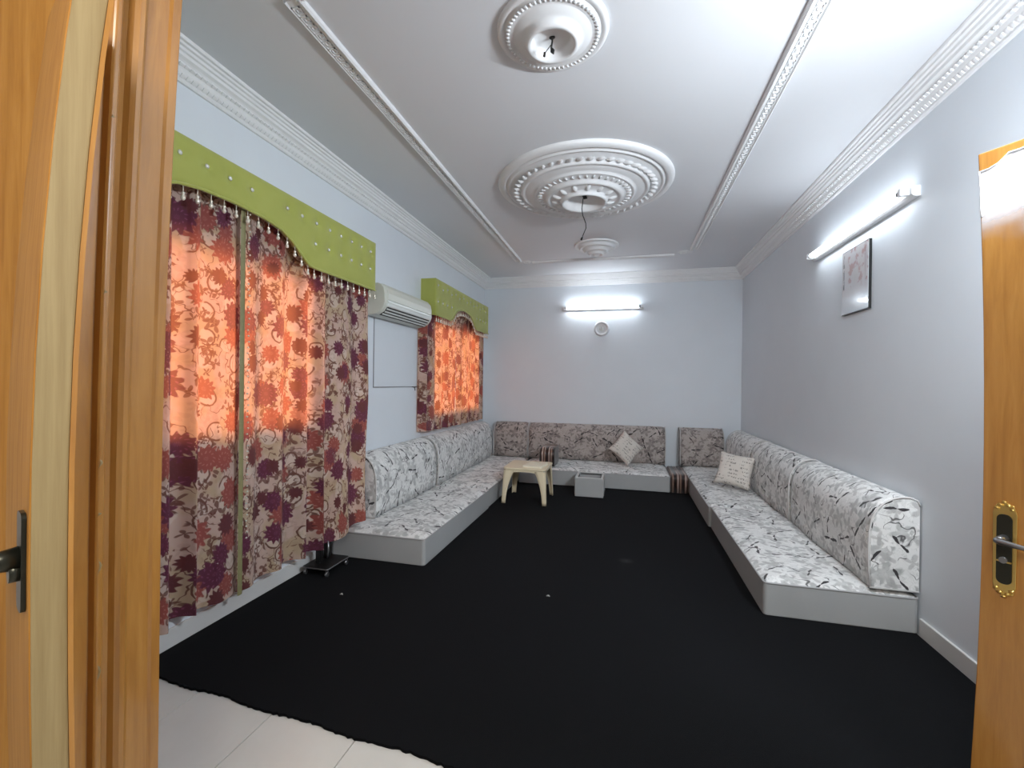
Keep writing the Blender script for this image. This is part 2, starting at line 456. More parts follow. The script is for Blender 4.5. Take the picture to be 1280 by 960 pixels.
# baseboards
def bb(name, a, b):
    return struct(MB().box(a, b).build(name, base_m, bevel=.004))
bb('baseboard_right', (W-.014, Y0, 0), (W, 2.92, .105))
bb('baseboard_left', (0, Y0, 0), (.014, 3.02, .105))
bb('baseboard_front', (0.014, Y0, 0), (1.04, Y0+.014, .105))

# cornices with a stepped profile, mitred at the corners
CP = [(0,-.152),(.014,-.152),(.020,-.144),(.020,-.132),(.030,-.126),(.040,-.112),(.046,-.094),(.058,-.088),(.058,-.078),(.066,-.070),
      (.080,-.062),(.084,-.048),(.094,-.044),(.098,-.032),(.110,-.028),(.114,-.018),(.128,-.016),(.1325,-.008),(.1325,0),(0,0)]
def cornice(name, o0, dirv, nrm, L, dent=True):
    o0, dirv, nrm = Vector(o0), Vector(dirv), Vector(nrm)
    mb = MB(); n = len(mb.v); m = len(CP)
    for end in (0, 1):
        for (d, z) in CP:
            l = d if end == 0 else L-d
            mb.v.append(tuple(o0 + dirv*l + nrm*d + Vector((0,0,z))))
    for i in range(m):
        j = (i+1) % m; mb.face((i, j, m+j, m+i))
    c = struct(mb.build(name, plaster_m))
    # dentils and a reeded band, too fine to pick apart
    db = MB(); k = int(L/.030)
    for i in range(6, k-5):
        l = i*.030
        def P(d, z, a): return tuple(o0 + dirv*a + nrm*d + Vector((0,0,z)))
        for (d0, z0, d1, z1, w, t) in ((.048,-.094,.060,-.084,.012,.006), (.022,-.132,.036,-.118,.016,.005)):
            a0, a1 = l, l+w; n = len(db.v)
            nx, nz = t*.7, -t*.7
            db.v += [P(d0,z0,a0),P(d1,z1,a0),P(d1+nx,z1+nz,a0),P(d0+nx,z0+nz,a0),P(d0,z0,a1),P(d1,z1,a1),P(d1+nx,z1+nz,a1),P(d0+nx,z0+nz,a1)]
            for q in ((0,1,2,3),(4,7,6,5),(3,2,6,7),(0,3,7,4),(1,5,6,2)): db.face([n+x for x in q])
    tag(db.build('dentil_row', plaster_m, c), kind='stuff')
    return c
cornice('trim_1', (0,Y0,H), (0,1,0), (1,0,0), D-Y0)
cornice('trim_2', (W,Y0,H), (0,1,0), (-1,0,0), D-Y0)
cornice('trim_3', (0,D,H), (1,0,0), (0,-1,0), W)
cornice('trim_4', (0,Y0,H), (1,0,0), (0,1,0), W)

# plaster frame on the ceiling: four raised strips with a key pattern, corner blocks with rosettes
def strip(name, a, b, wdt, vertical, flip=1):
    """vertical: runs along Y at x=a[0]; else along X at y=a[1]"""
    pr = [(-wdt/2,0),(-wdt/2,-.010),(-wdt/2+.008,-.018),(-wdt/2+.016,-.012),(wdt/2-.034,-.012),(wdt/2-.028,-.019),(wdt/2-.012,-.023),(wdt/2-.003,-.015),(wdt/2,0)]
    if flip < 0: pr = [(-p[0], p[1]) for p in pr]
    if vertical: fn = lambda p, l: (a[0]+p[0], l, H+p[1]); l0, l1 = a[1], b[1]
    else: fn = lambda p, l: (l, a[1]+p[0], H+p[1]); l0, l1 = a[0], b[0]
    s = struct(MB().prism(pr, fn, l0, l1).build(name, plaster_m))
    kb = MB(); n = int((l1-l0-.06)/.05); c = -.009*flip; h = .0045
    for i in range(n):
        l = l0+.03+i*.05
        for (u0,u1,w0,w1) in ((0,.05,-.022,-.017),(0,.006,-.022,.016),(0,.034,.011,.016),(.030,.036,-.008,.016),(.016,.036,-.010,-.005)):
            A = fn((w0+c, -.012-h), l+u0); B = fn((w1+c, -.0115), l+u1)
            kb.box(tuple(min(p,q) for p,q in zip(A,B)), tuple(max(p,q) for p,q in zip(A,B)))
    tag(kb.build('key_pattern', plaster_m, s), kind='stuff')
    return s
SX0, SX1, SY0, SY1 = .790, 2.983, 1.55, 6.00
strip('trim_5', (SX0, SY0+.10), (SX0, 5.90), .095, True)
strip('trim_6', (SX1, SY0+.10), (SX1, 5.80), .095, True, -1)
strip('trim_7', (.96, SY1), (2.78, SY1), .075, False, -1)
strip('trim_8', (1.0, SY0), (2.78, SY0), .095, False)
ni = 9
for (cx, cy, sx, sy) in ((SX0, SY0+.06, 1, 1), (SX1, SY0+.06, -1, 1), (SX0+.04, SY1-.03, 1, -1), (SX1-.05, SY1-.10, -1, -1)):
    mb = MB()
    mb.grid(lambda u, v: (cx + sx*(.0+v*.07)*cos(u*2*pi)*1.0 + sx*.055, cy + (v*.07)*sin(u*2*pi), H-.016*(1-v*v) - (.006 if .35 < v < .65 else 0)), 24, 8)
    for k in range(8):
        a = k*pi/4
        mb.obox((cx+sx*.055+.034*cos(a), cy+.034*sin(a), H-.018), (.011,.0045,.004), Matrix.Rotation(a, 3, 'Z'))
    mb.box((cx-.045, cy-.045, H-.012), (cx+.045, cy+.02, H))
    struct(mb.build('trim_%d' % ni, plaster_m)); ni += 1

# ------------------------------------------------------------------ windows in the left wall
for k, (ya, yb, za, zb) in enumerate(WIN):
    mb = MB(); x0, x1 = -.14, -.09; f = .05
    mb.box((x0,ya,za),(x1,yb,za+f)); mb.box((x0,ya,zb-f),(x1,yb,zb)); mb.box((x0,ya,za+f),(x1,ya+f,zb-f)); mb.box((x0,yb-f,za+f),(x1,yb,zb-f))
    ym = (ya+yb)/2; mb.box((x0,ym-.03,za+f),(x1,ym+.03,zb-f))
    w = struct(mb.build('window_%d' % (k+1), alu_m))
    for (a, b) in ((ya+f, ym-.03), (ym+.03, yb-f)):
        MB().box((-.118,a,za+f),(-.112,b,zb-f)).build('pane', glass_m, w)

# ------------------------------------------------------------------ ceiling roses
def petal_mesh(name, L, Wd, T, curl=.4):
    """a tapering leaf that lies along +X, standing T below z=0"""
    mb = MB()
    def fn(u, v):
        a = (u-.5)*2; wv = Wd*(sin(pi*(.12+.88*v))**.7)
        return (v*L, a*wv/2, -T*(1-a*a)*(.35+.65*sin(pi*min(1, v*1.05))) - curl*T*v*v)
    mb.grid(fn, 4, 5)
    return mb.mesh(name, plaster_m)
def rose(cx, cy, label, prof, rings, group=None, hole=None):
    t = thing('ceiling_medallion', label, 'ceiling rose', (cx, cy, H), 0, group)
    b = MB().lathe(prof, 96).build('base', plaster_m, t)
    for (nm, r, z, n, me, tilt, twist) in rings:
        if n <= 36:
            for k in range(n):
                a = 2*pi*k/n
                o = bpy.data.objects.new(nm, me); COL.objects.link(o); o.parent = t
                o.location = (r*cos(a), r*sin(a), z); o.rotation_euler = (0, tilt, a+twist)
        else:
            mb = MB()
            for k in range(n):
                a = 2*pi*k/n; Mx = Matrix.Translation((r*cos(a), r*sin(a), z)) @ Matrix.Rotation(a+twist, 4, 'Z') @ Matrix.Rotation(tilt, 4, 'Y')
                q = len(mb.v)
                for v in me.vertices: mb.v.append(tuple(Mx @ v.co))
                for p in me.polygons: mb.face([q+i for i in p.vertices], None, True)
            tag(mb.build(nm, plaster_m, t), kind='stuff')
    return t
big = [(.706,0),(.706,-.012),(.700,-.022),(.685,-.030),(.662,-.034),(.650,-.034),(.645,-.026),(.636,-.026),(.630,-.040),(.618,-.042),(.610,-.034),
       (.600,-.036),(.560,-.046),(.525,-.052),(.520,-.066),(.508,-.074),(.496,-.074),(.486,-.066),(.478,-.070),(.430,-.078),(.412,-.080),(.406,-.092),(.396,-.096),(.388,-.090),(.380,-.092),
       (.350,-.098),(.322,-.104),(.316,-.118),(.300,-.126),(.285,-.124),(.278,-.116),(.262,-.118),(.210,-.126),(.196,-.130),(.190,-.150),(.182,-.160),(.172,-.160),(.162,-.150),(.150,-.128),(.135,-.105),(.110,-.094),(.060,-.090),(.030,-.090),(.024,-.060),(.0,-.060)]
leaf_me = petal_mesh('leaf', .072, .040, .020)
key_me = MB().box((0,-.006,-.009),(.036,.006,.0)).mesh('key_block', plaster_m)
pet_me = petal_mesh('petal', .085, .052, .030, .2)
rose(1.850, 3.757, 'largest ceiling rose, deep plaster dome ringed by twisted leaves, in the middle of the ceiling', big,
     [('leaf', .530, -.052, 48, leaf_me, 0, .75), ('key_block', .345, -.096, 44, key_me, 0, 0), ('petal', .268, -.112, 14, pet_me, 0, pi)])
sm = [(.258,0),(.258,-.010),(.250,-.018),(.236,-.020),(.228,-.014),(.222,-.014),(.216,-.024),(.200,-.030),(.186,-.024),(.180,-.028),(.150,-.040),(.134,-.044),
      (.128,-.060),(.118,-.070),(.104,-.072),(.098,-.060),(.092,-.040),(.088,-.030),(.080,-.026),(.020,-.024),(.0,-.024)]
bead_me = MB().box((0,-.006,-.005),(.016,.006,.0)).mesh('bead', plaster_m)
rose(1.850, 2.086, 'small ceiling rose nearest the door with bare wires in its bowl', sm, [('bead_ring', .202, -.028, 60, bead_me, 0, 0)])
sm2 = [(.258,0),(.258,-.014),(.250,-.018),(.238,-.014),(.222,-.016),(.206,-.030),(.202,-.046),(.196,-.052),(.184,-.052),(.178,-.046),(.162,-.050),(.148,-.064),(.142,-.082),(.136,-.088),(.124,-.088),
       (.118,-.080),(.102,-.086),(.090,-.100),(.084,-.116),(.076,-.120),(.066,-.118),(.060,-.108),(.046,-.104),(.030,-.120),(.018,-.126),(0,-.128)]
rose(1.850, 5.427, 'small stepped ceiling rose nearest the back wall', sm2, [])
w1 = MB().tube([(1.85,3.757,2.912),(1.843,3.757,2.88),(1.835,3.75,2.80),(1.842,3.752,2.75),(1.868,3.755,2.68),(1.87,3.757,2.64),(1.845,3.757,2.58),(1.838,3.757,2.55)], .0038).tube([(1.84,3.757,2.565),(1.832,3.757,2.545)], .008)
w1.tube([(1.85,3.757,2.915),(1.862,3.76,2.895),(1.87,3.76,2.90)], .018)
tag(w1.build('ceiling_wire', wire_m), 'thin black wire hanging down from the big middle ceiling rose', 'wire')
w2 = MB().tube([(1.848,2.086,2.974),(1.850,2.084,2.95),(1.846,2.08,2.915)], .0045).tube([(1.846,2.08,2.92),(1.853,2.078,2.90),(1.858,2.076,2.885)], [.004,.011,.003])
w2.tube([(1.846,2.082,2.935),(1.826,2.070,2.90),(1.818,2.066,2.885)], .0018).tube([(1.818,2.066,2.89),(1.816,2.065,2.872)], .0055).tube([(1.838,2.09,2.974),(1.848,2.088,2.965),(1.858,2.09,2.974)], .006)
tag(w2.build('ceiling_wire', wire_m), 'short bare black wires in the bowl of the ceiling rose by the door', 'wire')

# ------------------------------------------------------------------ tube lamps
def tube_lamp(loc, rz, L, label, tm):
    t = thing('tube_lamp', label, 'lamp', loc, rz)      # local x along the lamp, y away from the wall
    pr = [(0,-.030),(.030,-.030),(.045,-.016),(.045,.016),(.030,.030),(0,.030)]
    MB().prism(pr, lambda p, l: (l, p[0], p[1]), -L/2, L/2).build('batten', white_m, t, bevel=.003)
    for s in (-1, 1):
        MB().box((s*(L/2-.03)-.014, .044, -.018), (s*(L/2-.03)+.014, .092, .026)).build('lamp_holder', white_m, t, bevel=.004)
        MB().tube([(s*(L/2-.045), .070, .006), (s*(L/2-.072), .070, .006)], .0175, 12).build('tube_cap', steel_m, t)
    MB().tube([(-(L/2-.072), .070, .006), ((L/2-.072), .070, .006)], .0165, 16).build('tube', tm, t)
    return t
tube_lamp((1.850, D, 2.497), pi, 1.20, 'lit white tube lamp on the back wall above the round fitting', tube_back_m)
tube_lamp((W, 3.683, 2.458), pi/2, 1.40, 'lit white tube lamp on the right wall above the picture', tube_m)

# round fitting on the back wall
t = thing('wall_fitting', 'round white fitting with a raised rim under the back wall lamp', 'wall fitting', (1.846, D, 2.188))
MB().lathe([(0,-.020),(.070,-.020),(.078,-.024),(.082,-.042),(.094,-.050),(.106,-.044),(.112,-.022),(.112,0)], 48, ax='y').build('rim', white_m, t)
MB().lathe([(0,-.030),(.030,-.030),(.036,-.021)], 32, ax='y').build('face', ac_light_m, t)
MB().box((-.003,-.034,-.022),(.003,-.030,.026)).build('bar', steel_m, t)

# picture on the right wall
def picture():
    t = NT('faded_print'); s = t.n('ShaderNodeSeparateXYZ'); t.put(s.inputs[0], t.uv()); u, v = s.outputs[0], s.outputs[1]
    n = t.noise(t.uv(), 14, 3); c = t.mix(t.noise(t.uv(), 7, 3), (.52,.46,.45), (.60,.62,.66))
    art = t.math('MULTIPLY', t.step(n, .5, .62), t.math('MULTIPLY', t.step(v, .15, .21), t.step(u, .30, .27)))
    c = t.mix(t.math('MULTIPLY', art, .65), c, (.33,.13,.11))
    c = t.mix(t.step(v, .15, .09), c, (.62,.66,.70))
    bar = t.math('MULTIPLY', t.math('MULTIPLY', t.step(u, .335, .340), t.step(u, .356, .350)), t.math('MULTIPLY', t.step(v, .17, .19), t.step(t.noise(t.uv(), 30, 1), .4, .5)))
    c = t.mix(bar, c, (.06,.05,.05))
    for (a, b, cc) in ((.030,.042,(.30,.22,.24)), (.050,.056,(.36,.28,.28))):
        m = t.math('MULTIPLY', t.math('MULTIPLY', t.step(u, a, a+.002), t.step(u, b, b-.002)), t.step(v, .12, .3))
        c = t.mix(t.math('MULTIPLY', m, .8), c, cc)
    t.set(c, .12); t.b.inputs['Coat Weight'].default_value = .6; return t.m
pm = picture()
t = thing('picture', 'small faded reddish picture under the right wall lamp', 'picture', (W, 3.68, 1.885))
MB().box((-.016,-.190,0),(0,.190,.465)).build('backing_board', black_m, t)
mb = MB(); n = 0; mb.v = [(-.018,-.185,.006),(-.018,.185,.006),(-.018,.185,.460),(-.018,-.185,.460),(-.016,-.185,.006),(-.016,.185,.006),(-.016,.185,.460),(-.016,-.185,.460)]
mb.face((0,3,2,1), [(0,0),(0,.454),(.37,.454),(.37,0)]); 
for q in ((0,1,5,4),(1,2,6,5),(2,3,7,6),(3,0,4,7),(4,5,6,7)): mb.face(q)
mb.build('print', pm, t)

# board on the left wall under the air conditioner, with a dark gap
t = thing('wall_board', 'painted board patch with dark seam below the air conditioner', 'wall board', (0, 3.64, 1.305))
MB().box((0,0,0),(.006,.86,.62)).build('board', panel_m, t)
MB().box((0,-.010,-.008),(.004,.86,0)).box((0,-.010,0),(.004,0,.62)).build('seam', steel_m, t)
w = MB().tube([(.006,4.44,1.298),(.012,4.44,1.28),(.012,4.452,1.262)], .004).tube([(.006,4.39,1.30),(.010,4.44,1.297),(.008,4.50,1.30)], .003)
tag(w.build('cable_end', wire_m), 'tiny black cable end poking out at the board corner', 'cable')

# ------------------------------------------------------------------ air conditioner
t = thing('air_conditioner', 'yellowed white split air conditioner between the two green valances', 'air conditioner', (0, 3.47, 1.925))
L = .965
ap = [(0,.03),(0,.270),(.010,.278),(.130,.278),(.160,.268),(.190,.235),(.200,.190),(.203,.110),(.190,.075),(.165,.040),(.120,.014),(.040,.0)]
MB().prism(ap, lambda p, l: (p[0], l, p[1]), 0, L, smooth=lambda i: 3 <= i <= 9).build('housing', ac_m, t, bevel=.006)
fp = [(.140,.280),(.168,.270),(.198,.238),(.208,.192),(.208,.135),(.200,.135),(.200,.190),(.188,.232),(.160,.262),(.138,.272)]
MB().prism(fp, lambda p, l: (p[0], l, p[1]), .045, L-.03).build('front_panel', ac_m, t, bevel=.003)
MB().prism([(.202,.118),(.211,.112),(.211,.130),(.202,.134)], lambda p, l: (p[0], l, p[1]), .04, L-.03).build('bright_lip', ac_light_m, t)
MB().prism([(.190,.070),(.206,.082),(.209,.108),(.202,.110)], lambda p, l: (p[0], l, p[1]), .04, L-.03).build('lower_panel', ac_light_m, t)
MB().prism([(.198,.075),(.168,.035),(.122,.008),(.110,.016),(.160,.044),(.188,.078)], lambda p, l: (p[0], l, p[1]), .06, L-.05).build('outlet', dark_m, t)
for (a, b) in ((.194,.062),(.176,.040),(.152,.022)):
    MB().prism([(a+.002,b-.002),(a-.008,b-.011),(a-.012,b-.006),(a-.003,b+.003)], lambda p, l: (p[0], l, p[1]), .06, L-.05).build('louvre', ac_light_m, t)

# ------------------------------------------------------------------ valances
def valance(y0, y1, zt, label, bottom, buttons, pitch, ydrop):
    X1 = .175
    t = thing('valance', label, 'valance', (0, (y0+y1)/2, zt)); yc = (y0+y1)/2
    mb = MB(); n = 90
    def fr(u, v):
        y = y0 + (y1-y0)*u; zb = bottom(y); z = zb + (zt-zb)*v
        puff = .012*min(1, min(v, 1-v)*8)**.5*min(1, min(u, 1-u)*30)**.5
        for (by, bz) in buttons:
            d2 = (y-by)**2 + (z-bz)**2
            puff -= .016*exp(-d2/.0011)
        return (X1+puff, y-yc, z-zt)
    mb.grid(fr, 170, 26, lambda u, v: (u*(y1-y0), v*.4))
    mb.grid(lambda u, v: (X1-.02*v, y0-yc+(y1-y0)*u, bottom(y0+(y1-y0)*u)-zt), n, 1)
    mb.grid(lambda u, v: (X1-.02, y0-yc+(y1-y0)*u, bottom(y0+(y1-y0)*u)-zt + (zt-bottom(y0+(y1-y0)*u))*v), n, 1)
    mb.box((0, y0-yc, -.02), (X1, y1-yc, 0))
    mb.box((0, y0-yc, bottom(y0)-zt), (X1, y0-yc+.018, -.02)); mb.box((0, y1-yc-.018, bottom(y1)-zt), (X1, y1-yc, -.02))
    mb.build('upholstered_board', green_m, t)
    pts = [(X1+.006, y0-yc+(y1-y0)*i/80, bottom(y0+(y1-y0)*i/80)-zt) for i in range(81)]
    MB().tube(pts, .008, 8).build('piping', green_m, t)
    cm = MB().lathe([(0,-.004),(.010,-.003),(.013,.001),(.008,.006),(0,.009)], 8, ax='x').mesh('crystal_button', crystal_m)
    for (by, bz) in buttons:
        o = bpy.data.objects.new('crystal_button', cm); COL.objects.link(o); o.parent = t
        o.location = (X1+.001, by-yc, bz-zt)
    pb = MB().tube([(0,0,0),(0,0,-.034)], .0022, 5)
    pb.lathe([(0,-.030),(.007,-.034),(.008,-.040),(.005,-.046),(.010,-.056),(.0115,-.062),(.007,-.070),(0,-.074)], 8)
    pmesh = pb.mesh('bead_pendant', bead_m)
    y = y0 + .02
    while y < y1-.01:
        if y > ydrop:
            o = bpy.data.objects.new('bead_pendant', pmesh); COL.objects.link(o); o.parent = t
            o.location = (X1+.004, y-yc, bottom(y)-zt-.004); o.rotation_euler = (0,0,random.uniform(0,3))
        slope = abs(bottom(y+.01)-bottom(y-.01))/.02
        y += pitch/sqrt(1+slope*slope)
    return t
def bot1(y):
    d = abs(y-1.97)
    pts = [(0,2.292),(.20,2.284),(.33,2.262),(.43,2.215),(.51,2.155),(.58,2.108),(.66,2.104),(3,2.118)]
    for (a, za), (b, zb) in zip(pts, pts[1:]):
        if d <= b: return za + (zb-za)*smooth((d-a)/(b-a)) if .2 <= a < .58 and False else za + (zb-za)*(d-a)/(b-a)
    return 2.12
def bot2(y):
    d = abs(y-5.50)
    pts = [(0,2.275),(.15,2.262),(.26,2.235),(.34,2.185),(.40,2.125),(.46,2.092),(3,2.10)]
    for (a, za), (b, zb) in zip(pts, pts[1:]):
        if d <= b: return za + (zb-za)*(d-a)/(b-a)
    return 2.10
B1 = [(y, 2.41) for y in (1.12,1.28,1.66,1.80,1.935,2.08,2.35,2.48,2.62,2.76,2.89,3.02,3.15,3.28)] + [(y, 2.27) for y in (2.61,2.75,2.89,3.02,3.15,3.28)]
valance(.95, 3.36, 2.50, 'long lime green buttoned valance over the near curtains', bot1, B1, .075, 1.2)
B2 = [(4.66+.135*i, 2.43 if i % 2 == 0 else 2.40) for i in range(14)] + [(4.66+.135*i, 2.25) for i in (0,1,2,3,10,11,12,13)]
valance(4.585, 6.54, 2.495, 'shorter lime green buttoned valance in the far left corner', bot2, B2, .06, 4.6)
# rails that carry the curtains, hidden behind the valances
for (a, b) in ((1.0, 3.33), (4.62, 6.50)):
    o = MB().tube([(.085,a,2.42),(.085,b,2.42)], .010, 8).box((0,a,2.405),(.085,a+.02,2.435)).box((0,b-.02,2.405),(.085,b,2.435)).build('curtain_rail', steel_m)
    tag(o, 'steel curtain rail behind the %s green valance' % ('near long' if a < 2 else 'far short'), 'curtain rail')

# ------------------------------------------------------------------ curtains
def curtain(name, label, y0, y1, folds, seed, x0=.095, zt=2.41, hem=lambda u: .16, amp=.044, bulge=None, ret=False, uvo=0, nu=180, nv=48):
    t = thing(name, label, 'curtain', (x0, (y0+y1)/2, hem(.5))); O = Vector(t.location)
    rnd = random.Random(seed); ph = [rnd.uniform(0, 6.28) for _ in range(8)]; wv = [rnd.uniform(.7,1.3) for _ in range(6)]
    def P(u, v):       # v: 0 hem .. 1 top
        uw = u + .035*sin(2*pi*1.3*u+ph[0]) + .02*sin(2*pi*2.7*u+ph[1])*(1-v*.5)
        s = sin(2*pi*folds*uw+ph[2])
        s = (abs(s)**.75)*(1 if s > 0 else -1)
        f2 = sin(2*pi*folds*2.1*u+ph[3])*.35*smooth((v-.5)/.5) + sin(2*pi*folds*.53*u+ph[4]+v*.8)*.35*(1-v)
        A = amp*(.62+.38*(1-v))*(.8+.3*sin(9*u+ph[5]))
        x = x0 + A*(s+f2*.8); y = y0+(y1-y0)*u + A*.35*cos(2*pi*folds*uw+ph[2])
        z = hem(u) + (zt-hem(u))*v
        x = min(x, .150) if z > 2.05 else x
        if bulge:
            b, dy = bulge(u, v); x += b; y += dy
        if ret and u < .06:
            k = u/.06; x = .012 + (x-.012)*smooth(k)
        x = max(x, .012)
        if ret and z > 2.05: y = max(y, 4.615+.1*u)
        return Vector((x, y, z)) - O
    ln = (y1-y0)*1.35
    mb = MB(); mb.grid(lambda u, v: P(u, v), nu, nv, lambda u, v: (uvo+u*ln, hem(u)+(zt-hem(u))*v))
    cl = mb.build('cloth', curtain_m, t)
    return t, P
t1, P1 = curtain('curtain', 'flowered curtain half nearest the door, hanging longest', 1.10, 2.09, 5.2, 4, hem=lambda u: .165+.008*sin(20*u))
def bul(u, v):
    e = smooth((u-.42)/.58); w = (1-v)
    return   .17*e*smooth(w*1.6)**1.2*(.4+.6*w), -.27*e*smooth(w*1.05)*(.75+.25*u)
t2, P2 = curtain('curtain', 'flowered curtain half that ends over the near end of the left sofa', 2.035, 3.36, 5.6, 11, hem=lambda u: .165 + .125*smooth((u-.55)/.45)-.01*sin(18*u), bulge=bul, uvo=3.3)
t3, P3 = curtain('curtain', 'smaller flowered curtain half beside the air conditioner', 4.50, 5.43, 5.0, 23, hem=lambda u: .80+.012*(1-u), amp=.024, ret=True, uvo=6.1, nu=120, nv=34, x0=.085)
t4, P4 = curtain('curtain', 'smaller flowered curtain half in the far left corner', 5.44, 6.60, 5.0, 31, hem=lambda u: .80, amp=.024, uvo=8.4, nu=120, nv=34, x0=.085)
# trim band and bead strings where the near pair meets
def trim_of(t, P, u, side, n=30):
    pts = [P(u, v/n) for v in range(n+1)]
    for p in pts: p.x = max(p.x+.012, .052)
    mb = MB(); mb.grid(lambda a, v: pts[round(v*n)] + Vector((.004*sin(pi*a), (a-.5)*.032, 0)), 4, n)
    mb.build('trim_band', trim_m, t)
    bm_ = MB().lathe([(0,-.006),(.005,-.003),(.006,0),(.005,.003),(0,.006)], 6).mesh('trim_bead', bead_m)
    for k in range(60):
        f = (k+.5)/60*.86+.13; q = f*n; i = min(n-1, int(q)); p = pts[i].lerp(pts[i+1], q-i)
        o = bpy.data.objects.new('trim_bead', bm_); COL.objects.link(o); o.parent = t
        o.location = p + Vector((.012, side*.030+.004*sin(k*1.7), 0))
trim_of(t2, P2, .008, 1)

# ------------------------------------------------------------------ floor seating
def rrect(x0, y0, x1, y1, r, n=5):
    pts = []
    for (cx, cy, a0) in ((x1-r,y1-r,0),(x0+r,y1-r,90),(x0+r,y0+r,180),(x1-r,y0+r,270)):
        for k in range(n+1):
            a = radians(a0+90*k/n); pts.append((cx+r*cos(a), cy+r*sin(a)))
    return pts
def seat(label, x0, y0, x1, y1, group=None, h=.200, top=.232, mat=None):
    cx, cy = (x0+x1)/2, (y0+y1)/2
    t = thing('floor_sofa_seat', label, 'sofa seat', (cx, cy, 0.012), 0, group)
    a, b = (x1-x0)/2, (y1-y0)/2; z = -.012
    MB().prism(rrect(-a,-b,a,b,.025), lambda p, l: (p[0],p[1],l), .012+z, h+z).build('base', vinyl_m, t, bevel=.006, seg=2)
    def fn(u, v):
        x = -a+.003+(2*a-.006)*u; y = -b+.003+(2*b-.006)*v
        e = min(u*2*a, (1-u)*2*a, v*2*b, (1-v)*2*b)
        hz = h+z + (top-h)*(1-exp(-e/.035)) + .004*sin(x*9+1)*sin(y*5)*min(1, e/.1)
        return (x, y, hz)
    MB().grid(fn, 40, 60, lambda u, v: (x0+2*a*u, y0+2*b*v)).build('cushion', mat or sofa_m, t)
    p = rrect(-a+.002,-b+.002,a-.002,b-.002,.025); p.append(p[0])
    MB().tube([(q[0],q[1],h+z+.002) for q in p], .006, 6, False).build('piping', pipe_m, t)
    return t
seat('sofa seat along the left wall, its near end by the curtain', .02, 3.03, .800, 4.645)
seat('sofa seat along the left wall reaching the far left corner', .02, 4.655, .790, D-.02)
seat('sofa seat along the back wall behind the grey box', .812, 5.945, 2.764, D-.02)
seat('sofa seat along the right wall, its grey near end facing the room', 3.005, 2.93, W-.005, 4.60)
seat('sofa seat along the right wall reaching the far right corner', 2.985, 4.61, W-.005, D-.02)

BP = [(0,0),(.232,0),(.238,.10),(.240,.22),(.236,.32),(.224,.39),(.200,.44),(.165,.478),(.125,.502),(.085,.513),(.045,.514),(.012,.500),(0,.470)]
def backrest(label, origin, along, out, L, mat, group=None):
    """origin on the wall at one end, along the wall, out into the room"""
    o0, al, ou = Vector(origin), Vector(along), Vector(out)
    t = thing('backrest_cushion', label, 'backrest', tuple(o0+al*L/2+ou*.12), 0, group)
    C0 = o0 + al*L/2 + ou*.12
    n = len(BP); mb = MB(); per = [0]
    for i in range(n-1): per.append(per[-1]+math.hypot(BP[i+1][0]-BP[i][0], BP[i+1][1]-BP[i][1]))
    segs = max(8, int(L/.06))
    def ring(i, l):
        p = BP[i]; e = min(l, L-l); k = 1-.05*exp(-e/.012)
        wob = .006*sin(l*6.5+origin[1])*(p[0]/.24)
        return o0 + al*l + ou*(.008+p[0]*k+wob) + Vector((0,0,p[1]*(1-.02*exp(-e/.012)))) - C0
    for s in range(segs+1):
        for i in range(n): mb.v.append(tuple(ring(i, L*s/segs)))
    off = origin[0]*3.1+origin[1]*1.7
    for s in range(segs):
        for i in range(n):
            j = (i+1) % n; a = s*n+i; b = s*n+j
            pi_, pj_ = per[i], (per[j] if j else per[-1]+.4)
            mb.face((a,b,b+n,a+n), [(off+L*s/segs,pi_),(off+L*s/segs,pj_),(off+L*(s+1)/segs,pj_),(off+L*(s+1)/segs,pi_)], 1 <= i <= 10)
    mb.face(range(n), [(off+p[0]+4.3, p[1]) for p in BP]); mb.face([segs*n+i for i in range(n)], [(off+p[0]+7.1, p[1]) for p in BP])
    mb.build('body', mat, t)
    for e in (0.0, L):
        pts = [o0 + al*e + ou*(.008+p[0]) + Vector((0,0,p[1])) - C0 for p in BP]
        MB().tube(pts, .0055, 6).build('piping', pipe_light_m, t)
    return t
ZB = .239
gb = 'backrests'
backrest('backrest on the left wall below the air conditioner', (0.0,3.29,ZB), (0,1,0), (1,0,0), 1.26, sofa_m)
backrest('backrest on the left wall under the smaller curtains', (0.0,4.565,ZB), (0,1,0), (1,0,0), 2.09, sofa_m)
backrest('short taupe backrest on the back wall in the left corner', (.256,D,ZB), (1,0,0), (0,-1,0), .520, sofa_brown_m)
backrest('long taupe backrest on the back wall behind the diamond cushion', (.792,D,ZB), (1,0,0), (0,-1,0), 1.970, sofa_brown_m)
backrest('short backrest on the back wall right of the gap', (2.960,D,ZB), (1,0,0), (0,-1,0), .560, sofa_brown_m)
backrest('backrest on the right wall whose rounded near end shows', (W,2.935,ZB), (0,1,0), (-1,0,0), 1.275, sofa_m)
backrest('backrest on the right wall beside the square cushion', (W,4.222,ZB), (0,1,0), (-1,0,0), 1.26, sofa_m)
backrest('backrest on the right wall in the far right corner', (W,5.492,ZB), (0,1,0), (-1,0,0), 1.16, sofa_m)

